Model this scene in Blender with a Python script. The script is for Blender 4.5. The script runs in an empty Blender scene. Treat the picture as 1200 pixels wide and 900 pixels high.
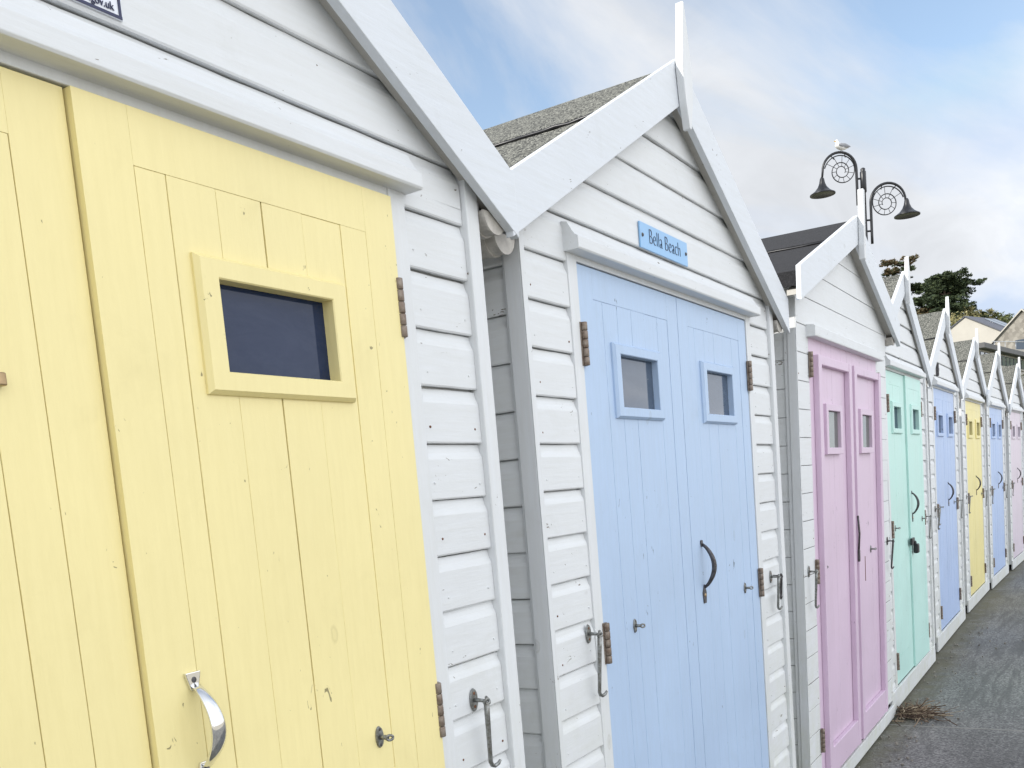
import bpy, bmesh, math, random
from mathutils import Vector, Matrix, noise
from math import radians, sin, cos, pi, sqrt, atan2
random.seed(7)
scene = bpy.context.scene
COL = scene.collection

# ------------------------------------------------------------------ camera
F = Vector((0.83803683, 0.53362493, -0.11374843))
R = Vector((0.52690386, -0.84564349, -0.08520215))
U = Vector((0.14165662, -0.01146805, 0.98984943))
C0 = Vector((0, -1.11908538, 1.5))
FP, CY = 1110.2255, 709.5374          # focal length and principal row of the photo (1200 x 900)
cd = bpy.data.cameras.new('camera'); cam = bpy.data.objects.new('camera', cd); COL.objects.link(cam)
m = Matrix((R, U, -F)).transposed().to_4x4(); m.translation = C0; cam.matrix_world = m
cd.sensor_width = 36; cd.lens = 36 * FP / 1200; cd.shift_y = (CY - 450) / 1200; cd.clip_end = 3000; cd.clip_start = 0.02
scene.camera = cam

def at(u, v, depth):
    'where a thing at that depth stands (used once, to survey far things)'
    return C0 + (F + R * ((u - 600) / FP) - U * ((v - CY) / FP)) * depth

# ------------------------------------------------------------------ materials
def new_mat(name):
    mt = bpy.data.materials.new(name); mt.use_nodes = True
    nt = mt.node_tree; b = nt.nodes['Principled BSDF']
    return mt, nt, b
def node(nt, t, **kw):
    n = nt.nodes.new(t)
    for k, v in kw.items():
        if k.startswith('_'): setattr(n, k[1:], v)
        else: n.inputs[k.replace('0', ' ')].default_value = v
    return n
def ramp(nt, fac, stops):
    r = nt.nodes.new('ShaderNodeValToRGB'); el = r.color_ramp.elements
    while len(el) > 1: el.remove(el[-1])
    el[0].position, el[0].color = stops[0][0], (*stops[0][1], 1)
    for p, c in stops[1:]:
        e = el.new(p); e.color = (*c, 1)
    nt.links.new(fac, r.inputs[0]); return r
def g3(x): return (x, x, x)
def mix(nt, fac, a, b, mode='MIX'):
    n = nt.nodes.new('ShaderNodeMix'); n.data_type = 'RGBA'; n.blend_type = mode; n.clamp_factor = True
    for sock, val in ((n.inputs[0], fac), (n.inputs[6], a), (n.inputs[7], b)):
        if hasattr(val, 'links'): nt.links.new(val, sock)
        elif isinstance(val, (int, float)): sock.default_value = val
        else: sock.default_value = (*val, 1)
    return n.outputs[2]
def coords(nt, scale=(1, 1, 1), which='Object'):
    tc = nt.nodes.new('ShaderNodeTexCoord'); mp = nt.nodes.new('ShaderNodeMapping')
    nt.links.new(tc.outputs[which], mp.inputs[0]); mp.inputs['Scale'].default_value = scale
    return mp.outputs[0]
def noi(nt, vec, scale, detail=4, rough=.55, dist=0):
    n = nt.nodes.new('ShaderNodeTexNoise'); nt.links.new(vec, n.inputs['Vector'])
    n.inputs['Scale'].default_value = scale; n.inputs['Detail'].default_value = detail
    n.inputs['Roughness'].default_value = rough; n.inputs['Distortion'].default_value = dist
    return n.outputs['Fac']
def bump(nt, b, h, strength, dist=.001, prev=None):
    n = nt.nodes.new('ShaderNodeBump'); n.inputs['Strength'].default_value = strength; n.inputs['Distance'].default_value = dist
    nt.links.new(h, n.inputs['Height'])
    if prev: nt.links.new(prev, n.inputs['Normal'])
    nt.links.new(n.outputs[0], b.inputs['Normal']); return n.outputs[0]

def paint(name, col, grain='z', rough=.5, wear=1.0, warm=(.93, .9, .8), nick=(.16, .13, .09), dirt=.0):
    'brushed gloss paint over wood: grain bump along one axis, uneven coats, nicks showing the wood, grime'
    mt, nt, b = new_mat(name)
    st = {'z': (14, 14, 1.2), 'x': (1.2, 14, 14), 'y': (14, 1.2, 14)}[grain]
    o = coords(nt)
    a = noi(nt, o, 2.3, 4); tone = ramp(nt, a, [(.3, tuple(c * .93 for c in col)), (.7, col)])
    s = noi(nt, coords(nt, st), 6, 6, .65)
    c2 = mix(nt, ramp(nt, s, [(.35, g3(0)), (.75, g3(.26))]).outputs[0], tone.outputs[0], tuple(c * w * .82 for c, w in zip(col, warm)))
    g = ramp(nt, noi(nt, o, 5.1, 7, .7, .6), [(.56, g3(0)), (.74, g3(.20 + dirt))])
    c3 = mix(nt, g.outputs[0], c2, tuple(c * w * .72 for c, w in zip(col, warm)))
    st2 = {'z': (1, 1, .45), 'x': (.45, 1, 1), 'y': (1, .45, 1)}[grain]
    k = noi(nt, coords(nt, st2), 60, 3, .6, 1.2)
    kk = noi(nt, o, 7.3, 2)
    mul = node(nt, 'ShaderNodeMath', _operation='MULTIPLY_ADD'); nt.links.new(kk, mul.inputs[0]); mul.inputs[1].default_value = .32; nt.links.new(k, mul.inputs[2])
    kr = ramp(nt, mul.outputs[0], [(.912 - .02 * wear, g3(0)), (.935 - .02 * wear, g3(1))])
    c4 = mix(nt, kr.outputs[0], c3, nick)
    # knots bleeding through, and green splash stain near the ground
    sk = {'z': (1, 1, .55), 'x': (.55, 1, 1), 'y': (1, .55, 1)}[grain]
    vk = node(nt, 'ShaderNodeTexVoronoi', Scale=5.5); nt.links.new(coords(nt, sk), vk.inputs['Vector'])
    dk = node(nt, 'ShaderNodeMath', _operation='MULTIPLY_ADD'); nt.links.new(noi(nt, o, 40, 3), dk.inputs[0]); dk.inputs[1].default_value = .05; nt.links.new(vk.outputs['Distance'], dk.inputs[2])
    kn = ramp(nt, dk.outputs[0], [(.05, g3(.42)), (.07, g3(.12)), (.08, g3(.40)), (.095, g3(0))])
    c4 = mix(nt, kn.outputs[0], c4, tuple(c * w * .62 for c, w in zip(col, warm)))
    if col[2] > col[0] * .9 and col[0] > .6 and 'door' not in name:
        sp_ = node(nt, 'ShaderNodeSeparateXYZ'); nt.links.new(o, sp_.inputs[0]); mr = node(nt, 'ShaderNodeMapRange'); nt.links.new(sp_.outputs[2], mr.inputs[0]); mr.inputs[1].default_value = 1.3; mr.inputs[2].default_value = 0.; mr.inputs[3].default_value = .0; mr.inputs[4].default_value = .55
        mu = node(nt, 'ShaderNodeMath', _operation='MULTIPLY'); nt.links.new(mr.outputs[0], mu.inputs[0]); nt.links.new(ramp(nt, noi(nt, o, 9, 6, .7), [(.38, g3(0)), (.7, g3(1))]).outputs[0], mu.inputs[1])
        c4 = mix(nt, mu.outputs[0], c4, (.50, .52, .38))
    nt.links.new(c4, b.inputs['Base Color'])
    b.inputs['Roughness'].default_value = rough
    rr = ramp(nt, a, [(.2, g3(rough - .08)), (.8, g3(rough + .15))]); nt.links.new(rr.outputs[0], b.inputs['Roughness'])
    n1 = bump(nt, b, s, .75, .0012)
    n2 = bump(nt, b, noi(nt, o, 24, 3), .35, .0016, n1)
    inv = node(nt, 'ShaderNodeInvert'); nt.links.new(kr.outputs[0], inv.inputs['Color'])
    bump(nt, b, inv.outputs[0], .6, .0008, n2)
    return mt
W = (.715, .735, .752)
MAT = {}
MAT['white_x'] = paint('white_paint_boards', W, 'x', .48, 1.3)
MAT['white_y'] = paint('white_paint_side_boards', (.78, .80, .81), 'y', .55, 1.0, dirt=.1)
MAT['white_z'] = paint('white_paint_trim', W, 'z', .48, 1.0)
MAT['white_o'] = paint('white_paint_bargeboard', (.685, .72, .765), 'x', .45, .9)
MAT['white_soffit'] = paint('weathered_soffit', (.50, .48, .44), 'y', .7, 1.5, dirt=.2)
COLS = {'yellow': (.87, .76, .375), 'yellow2': (.84, .74, .33), 'blue': (.445, .575, .77), 'blue2': (.43, .55, .80), 'pink': (.67, .525, .655),
        'green': (.53, .79, .73), 'pale_pink': (.68, .60, .68)}
for k, c in COLS.items():
    MAT[k] = paint(k + '_door_paint', c, 'z', .42, .75, (.97, .95, .85), tuple(x * .35 for x in c))
    MAT[k + '_x'] = paint(k + '_rail_paint', c, 'x', .42, .75, (.97, .95, .85), tuple(x * .35 for x in c))

def simple(name, col, rough=.5, metal=0., var=.15, scale=30, bmp=.3, dist=.0006, col2=None):
    mt, nt, b = new_mat(name); o = coords(nt); n = noi(nt, o, scale, 5, .6)
    r = ramp(nt, n, [(.3, col2 or tuple(c * (1 - var) for c in col)), (.7, col)]); nt.links.new(r.outputs[0], b.inputs['Base Color'])
    b.inputs['Roughness'].default_value = rough; b.inputs['Metallic'].default_value = metal
    if bmp: bump(nt, b, n, bmp, dist)
    return mt
MAT['hinge'] = simple('weathered_hinge_steel', (.30, .26, .22), .55, .55, .4, 90, col2=(.16, .11, .08))
MAT['galv'] = simple('galvanised_steel', (.36, .38, .38), .42, .8, .4, 120, col2=(.16, .15, .13))
MAT['iron'] = simple('dark_iron', (.13, .13, .14), .5, .6, .4, 110, col2=(.05, .04, .035))
MAT['chrome'] = simple('polished_chrome', (.80, .80, .80), .09, 1., .05, 20, 0)
MAT['brass'] = simple('old_brass', (.42, .30, .17), .4, .8, .3, 90)
MAT['black'] = simple('black_plastic', (.012, .012, .014), .4, 0, .2, 40)
MAT['rust'] = simple('rust_stained_screw', (.22, .09, .04), .8, .2, .5, 200)
MAT['gutter'] = simple('aged_white_plastic', (.62, .59, .54), .45, 0, .0, 26, .2, col2=(.36, .34, .31))
MAT['lamp_black'] = simple('black_lamp_paint', (.018, .019, .022), .35, .2, .3, 9, .1)
MAT['sign_blue'] = simple('pale_blue_sign_enamel', (.27, .49, .76), .4, 0, .06, 8, .05)
MAT['sign_white'] = simple('white_sign_plastic', (.74, .77, .83), .35, 0, .04, 8, .03)
MAT['navy'] = simple('navy_lettering', (.012, .018, .07), .4, 0, .1, 60, 0)
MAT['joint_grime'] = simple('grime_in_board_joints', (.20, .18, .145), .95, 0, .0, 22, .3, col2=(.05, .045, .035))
MAT['plinth'] = simple('dark_timber', (.035, .034, .03), .9, 0, .5, 20)  # near-black base colour for the recessed base
MAT['gull_white'] = simple('white_feathers', (.8, .8, .78), .8, 0, .1, 30)
MAT['gull_grey'] = simple('grey_feathers', (.26, .27, .29), .8, 0, .1, 30)
MAT['beak'] = simple('yellow_beak', (.7, .42, .05), .5, 0, .1, 30)
MAT['slate'] = simple('blue_grey_slate', (.10, .105, .13), .6, 0, .3, 1.6, .4, .02)
MAT['render_white'] = simple('cream_white_render', (.50, .475, .43), .85, 0, .1, .5, .2, .02)
MAT['far_grey'] = simple('grey_flat_roofing', (.13, .13, .135), .8, 0, .2, .7, .2, .02)
MAT['bark'] = simple('grey_brown_bark', (.14, .10, .075), .95, 0, .4, 3, .6, .05)
MAT['rail_metal'] = simple('pale_rail_metal', (.55, .56, .57), .4, .5, .1, 3, 0)

def felt(name, c1, c2, c3, patch):
    mt, nt, b = new_mat(name); o = coords(nt)
    v = node(nt, 'ShaderNodeTexVoronoi', Scale=230.); nt.links.new(o, v.inputs['Vector'])
    sp = node(nt, 'ShaderNodeSeparateColor'); nt.links.new(v.outputs['Color'], sp.inputs[0])
    r = ramp(nt, sp.outputs[0], [(0, c1), (.45, c2), (.93, c3)]); r.color_ramp.interpolation = 'CONSTANT' if False else 'LINEAR'
    p = ramp(nt, noi(nt, o, 2.6, 6, .7), [(.50, g3(0)), (.75, g3(.35))])
    nt.links.new(mix(nt, p.outputs[0], r.outputs[0], patch), b.inputs['Base Color'])
    b.inputs['Roughness'].default_value = .9
    n1 = bump(nt, b, v.outputs['Distance'], .4, .001); bump(nt, b, noi(nt, o, 6, 3), .3, .008, n1)
    return mt
MAT['felt'] = felt('mineral_roof_felt', (.008, .008, .008), (.05, .052, .045), (.30, .30, .26), (.035, .037, .033))
MAT['felt_black'] = felt('black_roof_felt', (.008, .008, .010), (.012, .012, .014), (.024, .024, .027), (.018, .018, .019))

def glass(name, col, spec=.5):
    mt, nt, b = new_mat(name); o = coords(nt)
    v = noi(nt, o, 75, 2, .5); dirt = ramp(nt, v, [(.76, g3(0)), (.80, g3(1))])
    sm = ramp(nt, noi(nt, coords(nt, (2, 2, 5)), 3.2, 6, .7, 1.), [(.35, g3(0)), (.75, g3(.55))])  # lighter smears in the pane colour stand in for reflected haze
    c0 = mix(nt, sm.outputs[0], col, tuple(c * 1.2 + .03 for c in col))
    nt.links.new(mix(nt, dirt.outputs[0], c0, (.35, .36, .36)), b.inputs['Base Color'])
    bump(nt, b, noi(nt, o, 6, 2), .12, .004)
    b.inputs['Roughness'].default_value = .06; b.inputs['IOR'].default_value = 1.5; b.inputs['Specular IOR Level'].default_value = spec
    return mt
MAT['glass'] = glass('window_glass_dark', (.008, .020, .060), .30)
MAT['glass_grey'] = glass('window_glass_grey', (.05, .072, .11), .75)
MAT['glass_curtain'] = glass('window_glass_before_curtain', (.10, .125, .105), .5)
MAT['glass_far'] = glass('far_window_glass', (.05, .07, .10), .8)

def asphalt():
    mt, nt, b = new_mat('asphalt'); o = coords(nt)
    sep = node(nt, 'ShaderNodeSeparateXYZ'); nt.links.new(o, sep.inputs[0])
    v = node(nt, 'ShaderNodeTexVoronoi', Scale=105.); nt.links.new(o, v.inputs['Vector'])
    sc = node(nt, 'ShaderNodeSeparateColor'); nt.links.new(v.outputs['Color'], sc.inputs[0])
    r = ramp(nt, sc.outputs[0], [(0, (.105, .105, .10)), (.5, (.165, .166, .16)), (.97, (.28, .28, .265))])
    big = ramp(nt, noi(nt, o, .9, 6, .62, .5), [(.33, (.74, .74, .74)), (.5, (1, 1, 1)), (.68, (1.22, 1.21, 1.17))])
    c = mix(nt, 1., r.outputs[0], big.outputs[0], 'MULTIPLY')
    # fine cracks and streaks along the walkway
    st = ramp(nt, noi(nt, coords(nt, (.5, 5, 1)), 2.2, 7, .7, .8), [(.40, g3(.7)), (.5, g3(0))])
    c = mix(nt, st.outputs[0], c, (.105, .105, .10))
    # moss, grit and damp along the foot of the huts
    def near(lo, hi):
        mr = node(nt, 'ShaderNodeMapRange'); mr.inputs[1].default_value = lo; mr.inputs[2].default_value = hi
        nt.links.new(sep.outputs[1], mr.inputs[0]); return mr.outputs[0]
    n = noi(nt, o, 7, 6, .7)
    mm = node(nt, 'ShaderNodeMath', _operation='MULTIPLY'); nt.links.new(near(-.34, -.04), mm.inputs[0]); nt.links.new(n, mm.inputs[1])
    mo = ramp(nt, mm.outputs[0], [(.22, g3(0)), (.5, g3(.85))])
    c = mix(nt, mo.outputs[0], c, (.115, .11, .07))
    # the slab joint
    wob = node(nt, 'ShaderNodeMath', _operation='MULTIPLY_ADD'); nt.links.new(noi(nt, coords(nt, (0, 1, 0)), 2.2, 4), wob.inputs[0]); wob.inputs[1].default_value = .06; nt.links.new(sep.outputs[0], wob.inputs[2])
    ab = node(nt, 'ShaderNodeMath', _operation='SUBTRACT'); nt.links.new(wob.outputs[0], ab.inputs[0]); ab.inputs[1].default_value = 5.745
    md = node(nt, 'ShaderNodeMath', _operation='PINGPONG'); nt.links.new(ab.outputs[0], md.inputs[0]); md.inputs[1].default_value = 3.1
    jr = ramp(nt, md.outputs[0], [(0, g3(1)), (.006, g3(.9)), (.016, g3(0))])
    c = mix(nt, jr.outputs[0], c, (.26, .255, .23))
    nt.links.new(c, b.inputs['Base Color']); b.inputs['Roughness'].default_value = .9
    n1 = bump(nt, b, v.outputs['Distance'], .5, .004); n2 = bump(nt, b, noi(nt, o, 4, 5), .4, .012, n1)
    bump(nt, b, jr.outputs[0], .7, .008, n2)
    return mt
MAT['asphalt'] = asphalt()

# ------------------------------------------------------------------ mesh helpers
class MB:
    def __init__(s): s.v = []; s.f = []; s.smooth = []; s.mi = []; s.cur = 0
    def add(s, vs, fs, smooth=False):
        o = len(s.v); s.v += [Vector(p) for p in vs]
        for f in fs: s.f.append([o + i for i in f]); s.smooth.append(smooth); s.mi.append(s.cur)
        return s
    def box(s, x0, x1, y0, y1, z0, z1, c=0., jit=0.):
        if c <= 0:
            vs = [(x, y, z) for z in (z0, z1) for y in (y0, y1) for x in (x0, x1)]
            s.add(vs, [(0, 2, 3, 1), (4, 5, 7, 6), (0, 1, 5, 4), (2, 6, 7, 3), (0, 4, 6, 2), (1, 3, 7, 5)])
        else:  # all edges softened
            bm = bmesh.new(); bmesh.ops.create_cube(bm, size=1)
            for v in bm.verts: v.co = Vector(((x0 + x1) / 2 + v.co.x * (x1 - x0), (y0 + y1) / 2 + v.co.y * (y1 - y0), (z0 + z1) / 2 + v.co.z * (z1 - z0)))
            c = min(c, .45 * min(abs(x1 - x0), abs(y1 - y0), abs(z1 - z0)))
            bmesh.ops.bevel(bm, geom=bm.edges[:], offset=c, segments=2, affect='EDGES', profile=.5)
            s.bm(bm)
        return s
    def bm(s, bm, smooth=False, mat=None):
        bm.verts.index_update()
        s.add([(mat @ v.co) if mat else v.co.copy() for v in bm.verts], [[v.index for v in f.verts] for f in bm.faces], smooth); bm.free()
    def prism(s, poly, axis, a, b, c=0.):
        'poly: 2D outline extruded along axis from a to b; for axis y poly is (x,z), x: (y,z), z: (x,y)'
        def P(p, t): return {'y': (p[0], t, p[1]), 'x': (t, p[0], p[1]), 'z': (p[0], p[1], t)}[axis]
        bm = bmesh.new(); lo = [bm.verts.new(P(p, a)) for p in poly]; hi = [bm.verts.new(P(p, b)) for p in poly]
        n = len(poly); bm.faces.new(lo); bm.faces.new(hi[::-1])
        for i in range(n): bm.faces.new((lo[i], hi[i], hi[(i + 1) % n], lo[(i + 1) % n]))
        bmesh.ops.recalc_face_normals(bm, faces=bm.faces[:])
        if c: bmesh.ops.bevel(bm, geom=bm.edges[:], offset=c, segments=2, affect='EDGES', profile=.5)
        s.bm(bm); return s
    def tube(s, pts, r, n=10, caps=True, flat=None):
        pts = [Vector(p) for p in pts]; rs = r if isinstance(r, (list, tuple)) else [r] * len(pts)
        up = Vector((0, 0, 1)); prev = None; rings = []
        for i, p in enumerate(pts):
            d = (pts[min(i + 1, len(pts) - 1)] - pts[max(i - 1, 0)]).normalized()
            if prev is None:
                a = d.cross(up if abs(d.z) < .9 else Vector((1, 0, 0))).normalized()
            else: a = (prev - d * prev.dot(d)).normalized()
            prev = a; b2 = d.cross(a)
            fa, fb = flat or (1, 1)
            rings.append([p + a * (cos(t) * rs[i] * fa) + b2 * (sin(t) * rs[i] * fb) for t in [2 * pi * k / n for k in range(n)]])
        vs = [v for rg in rings for v in rg]; fs = []
        for i in range(len(rings) - 1):
            for k in range(n): fs.append((i * n + k, i * n + (k + 1) % n, (i + 1) * n + (k + 1) % n, (i + 1) * n + k))
        if caps: fs.append(list(range(n))[::-1]); fs.append([(len(rings) - 1) * n + k for k in range(n)])
        s.add(vs, fs, True); return s
    def lathe(s, prof, n=24, mat=None):
        'prof: list of (radius, z)'
        vs = []; fs = []
        for r, z in prof:
            for k in range(n):
                t = 2 * pi * k / n; p = Vector((r * cos(t), r * sin(t), z)); vs.append(mat @ p if mat else p)
        for i in range(len(prof) - 1):
            for k in range(n): fs.append((i * n + k, i * n + (k + 1) % n, (i + 1) * n + (k + 1) % n, (i + 1) * n + k))
        s.add(vs, fs, True); return s
    def build(s, name, mat, parent=None, loc=None):
        me = bpy.data.meshes.new(name); me.from_pydata([tuple(v) for v in s.v], [], s.f); me.update()
        me.polygons.foreach_set('use_smooth', s.smooth)
        bm = bmesh.new(); bm.from_mesh(me); bmesh.ops.recalc_face_normals(bm, faces=bm.faces[:]); bm.to_mesh(me); bm.free()
        for q in (mat if isinstance(mat, tuple) else (mat,)): me.materials.append(q if not isinstance(q, str) else MAT[q])
        if isinstance(mat, tuple): me.polygons.foreach_set('material_index', s.mi)
        o = bpy.data.objects.new(name, me); COL.objects.link(o)
        if parent: o.parent = parent
        if loc is not None: o.location = loc
        return o
def tag(o, label=None, cat=None, group=None, kind=None):
    if label: o['label'] = label
    if cat: o['category'] = cat
    if group: o['group'] = group
    if kind: o['kind'] = kind
    return o
def empty(name, loc=(0, 0, 0), rz=0.):
    o = bpy.data.objects.new(name, None); COL.objects.link(o); o.location = loc; o.rotation_euler = (0, 0, rz); o.empty_display_size = .2
    return o
def text_mesh(name, body, size, mat, parent, loc, offset=0., align='CENTER', sx=1.):
    'upright lettering that faces the sea'
    cu = bpy.data.curves.new(name, 'FONT'); cu.body = body; cu.size = size; cu.extrude = .0006; cu.align_x = align; cu.align_y = 'CENTER'; cu.offset = offset
    to = bpy.data.objects.new(name, cu); COL.objects.link(to); bpy.context.view_layer.update()
    me = bpy.data.meshes.new_from_object(to); COL.objects.unlink(to); bpy.data.objects.remove(to)
    for v in me.vertices: v.co = Vector((v.co.x * sx, -v.co.z, v.co.y))
    me.materials.append(MAT[mat]); o = bpy.data.objects.new(name, me); COL.objects.link(o); o.parent = parent; o.location = loc
    return o

# ------------------------------------------------------------------ the hut
PITCH = .111
def clad(mb, z0, z1, xl, xr, zref, style, axis='x', off=0., sgn=1, flatpitch=.117):
    '''boards: rows of a profile swept between xl(z) and xr(z).
    shiplap = proud face, scooped top and an overhanging lip; flat = close boards with a fine groove'''
    pitch = PITCH if style == 'ship' else flatpitch
    k = math.floor((z0 - zref) / pitch)
    while zref + k * pitch < z1 - 1e-4:
        zb = zref + k * pitch; j = random.uniform(-.0012, .0012); j2 = random.uniform(-.0012, .0012)
        crk = random.choice((.0006, .0012, .0020, .0028))
        if style == 'ship': prof = [(.0005, .018), (0, .001), (.003, -.0008), (.079, .0), (.086, .0022), (.093, .0055), (.102, .0080), (pitch - crk - .001, .0092), (pitch - crk, .0115), (pitch - crk + .0002, .018)]
        else: prof = [(.0004, .006), (.0006, .0012), (.0022, 0), (pitch - .0028, 0), (pitch - .0016, .0012), (pitch - .0014, .006)]
        rows = []
        for dz, dy in prof:
            z = zb + dz
            rows.append((z, dy))
        cl = []
        for i, (z, y) in enumerate(rows):
            if z0 - 1e-6 <= z <= z1 + 1e-6: cl.append((z, y, i))
            if i + 1 < len(rows):
                z2, y2 = rows[i + 1]
                for zc in (z0, z1):
                    if (z - zc) * (z2 - zc) < 0: t = (zc - z) / (z2 - z); cl.append((zc, y + (y2 - y) * t, i + .5))
        k += 1
        if len(cl) < 2: continue
        L0, R0 = xl(cl[0][0]), xr(cl[0][0]); nseg = max(2, min(40, int((R0 - L0) / .03)))
        vs = []; nlast = len(rows) - 1; sd_ = random.random() * 50
        for z, y, idx in cl:
            L, Rr = xl(z), xr(z)
            if Rr - L < .002: Rr = L + .002
            for q in range(nseg + 1):
                t = q / nseg; x = L + (Rr - L) * t; yy = off + sgn * (y + j + (j2 - j) * t)
                zz = z
                if style == 'ship' and idx >= nlast - 2: zz += .0016 * noise.noise(Vector((x * 14, sd_, 0))) - .0004
                elif style == 'ship' and idx <= 2: zz += .0007 * noise.noise(Vector((x * 18, sd_, 7)))
                vs.append((x, yy, zz) if axis == 'x' else (yy, x, zz))
        n = len(cl); w_ = nseg + 1
        for i in range(n - 1):
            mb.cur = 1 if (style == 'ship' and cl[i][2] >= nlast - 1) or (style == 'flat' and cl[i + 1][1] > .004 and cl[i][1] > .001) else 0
            fs_ = [(i * w_ + q, i * w_ + q + 1, (i + 1) * w_ + q + 1, (i + 1) * w_ + q) for q in range(nseg)]
            o_ = len(mb.v)
            if i == 0: o0 = o_; mb.v += [Vector(p) for p in vs]
            for f in fs_: mb.f.append([o0 + q for q in f]); mb.smooth.append(False); mb.mi.append(mb.cur)
        mb.cur = 0
        if axis == 'x' and z1 - z0 > .2 and cl[-1][0] - cl[0][0] > .09:      # nails, two to a board end
            zc_ = cl[0][0] + .028; ends = [xl(zc_) + .022, xr(zc_) - .022]
            for xe in ends:
                if xr(zc_) - xl(zc_) < .1: break
                xe += random.uniform(-.006, .006); zn = zc_ + random.uniform(-.004, .006); mb.cur = 2 if random.random() < .16 else 0
                mb.lathe([(.0026, -.0016), (.0023, .0003), (0, .0005)], 8, Matrix.Translation((xe, off - .0004 - .0008, zn)) @ Matrix.Rotation(pi / 2, 4, 'X'))
            mb.cur = 0
    return mb

def hook(parent, x, z, length=.15, ang=.0, y=-.002, name='cabin_hook', curl=1, mat='galv', plate=True):
    mb = MB()
    if plate:
        pl = bmesh.new(); bmesh.ops.create_cone(pl, segments=20, radius1=.013, radius2=.012, depth=.003, cap_ends=True)
        mb.bm(pl, mat=Matrix.Translation((x, y - .0015, z)) @ Matrix.Diagonal((1, 1, 1.9, 1)) @ Matrix.Rotation(pi / 2, 4, 'X'))
    mb.tube([(x, y, z), (x, y - .014, z), (x, y - .030, z - .001)], [.0048, .0042, .0034], 10)
    mb.tube([(x + .0065 * cos(t), y - .033 + .003 * sin(2 * t), z + .0065 * sin(t)) for t in [2 * pi * k / 14 for k in range(15)]], .0036, 8)
    ex, ez = x + sin(ang) * length, z - cos(ang) * length
    pts = [(x + sin(ang) * t * length, y - .032 + .012 * t, z - .006 - cos(ang) * t * (length - .006)) for t in (0, .2, .4, .6, .8, 1)]
    pts += [(ex + curl * .004, y - .020, ez - .008), (ex + curl * .012, y - .022, ez - .012), (ex + curl * .020, y - .026, ez - .008), (ex + curl * .022, y - .030, ez - .001)]
    mb.tube(pts, [.0060, .0058, .0056, .0052, .0050, .0048, .0046, .0044, .004, .003], 8)
    o = mb.build(name, mat, parent)
    if plate:
        for dz in (-.014, .014):
            sb = MB().lathe([(0, .0008), (.003, .0005), (.0035, 0)], 10, Matrix.Translation((x, y - .003, z + dz)) @ Matrix.Rotation(pi / 2, 4, 'X'))
            sb.build('screw', 'rust', o)
    return o
def hinge(parent, x, z, h=.108, side=1):
    mb = MB(); y = -.010
    for k in range(5):
        z0 = z - h / 2 + k * h / 5
        mb.lathe([(0, z0 + .0006), (.0078, z0 + .0006), (.0086, z0 + .0016), (.0086, z0 + h / 5 - .0016), (.0078, z0 + h / 5 - .0006), (0, z0 + h / 5 - .0006)], 12, Matrix.Translation((x, y, 0)))
    mb.box(x - .012, x + .012, -.0065, -.002, z - h / 2, z + h / 2, .0008)
    return mb.build('hinge', 'hinge', parent)
def eye_bolt(parent, x, z, y):
    mb = MB(); pl = bmesh.new(); bmesh.ops.create_cone(pl, segments=20, radius1=.010, radius2=.009, depth=.003, cap_ends=True)
    mb.bm(pl, mat=Matrix.Translation((x, y - .0015, z)) @ Matrix.Diagonal((1, 1, 2.0, 1)) @ Matrix.Rotation(pi / 2, 4, 'X'))
    mb.tube([(x, y, z), (x, y - .020, z)], [.0048, .0042], 10)
    mb.tube([(x + .0045 * cos(t), y - .024 - .004 * cos(t), z + .0045 * sin(t)) for t in [2 * pi * k / 12 for k in range(13)]], .0026, 8)
    o = mb.build('hook_eye', 'galv', parent)
    for dz in (-.014, .014):
        MB().lathe([(0, .0008), (.0026, .0005), (.003, 0)], 10, Matrix.Translation((x, y - .003, z + dz)) @ Matrix.Rotation(pi / 2, 4, 'X')).build('screw', 'iron', o)
    return o
def bow_handle(parent, x, z0, z1, y, mat, style):
    mb = MB(); n = 16; L = z1 - z0
    if style == 'chrome':
        pts = []; rs = []
        for i in range(n + 1):
            t = i / n; z = z1 - .018 - (L - .034) * t
            d = sin(pi * min(1, t * 1.0)) ** .8
            pts.append((x + .001, y - .004 - .040 * d, z)); rs.append(.0055 + .0042 * sin(pi * t))
        mb.tube(pts, rs, 14, flat=(1.35, .55))
        for zz, s in ((z1, 1), (z0, -1)):
            mb.prism([(x - .013, zz), (x + .013, zz), (x + .012, zz - s * .006), (x + .006, zz - s * .026), (x - .006, zz - s * .026), (x - .012, zz - s * .006)], 'y', y - .0055, y, .001)
        o = mb.build('handle', mat, parent)
        for zz in (z1 - .011, z0 + .011):
            MB().lathe([(0, .0006), (.0032, .0006), (.0045, 0)], 12, Matrix.Translation((x, y - .0056, zz)) @ Matrix.Rotation(pi / 2, 4, 'X')).build('screw', 'iron', o)
        return o
    pts = []; rs = []
    for i in range(n + 1):
        t = i / n; z = z1 - .014 - (L - .05) * t
        pts.append((x + .001, y - .004 - .036 * sin(pi * t) ** .75, z)); rs.append(.0048 + .0032 * sin(pi * t))
    mb.tube(pts, rs, 10)
    mb.prism([(x - .007, z1), (x + .007, z1), (x + .009, z1 - .008), (x + .005, z1 - .022), (x - .005, z1 - .022), (x - .009, z1 - .008)], 'y', y - .004, y, .001)
    mb.prism([(x, z0 + .046), (x + .015, z0 + .018), (x + .010, z0 - .016), (x - .010, z0 - .016), (x - .015, z0 + .018)], 'y', y - .004, y, .001)
    o = mb.build('handle', mat, parent)
    MB().lathe([(0, .003), (.0055, .0025), (.007, 0)], 14, Matrix.Translation((x, y - .004, z0 + .010)) @ Matrix.Rotation(pi / 2, 4, 'X')).build('screw', 'brass', o)
    return o

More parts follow.
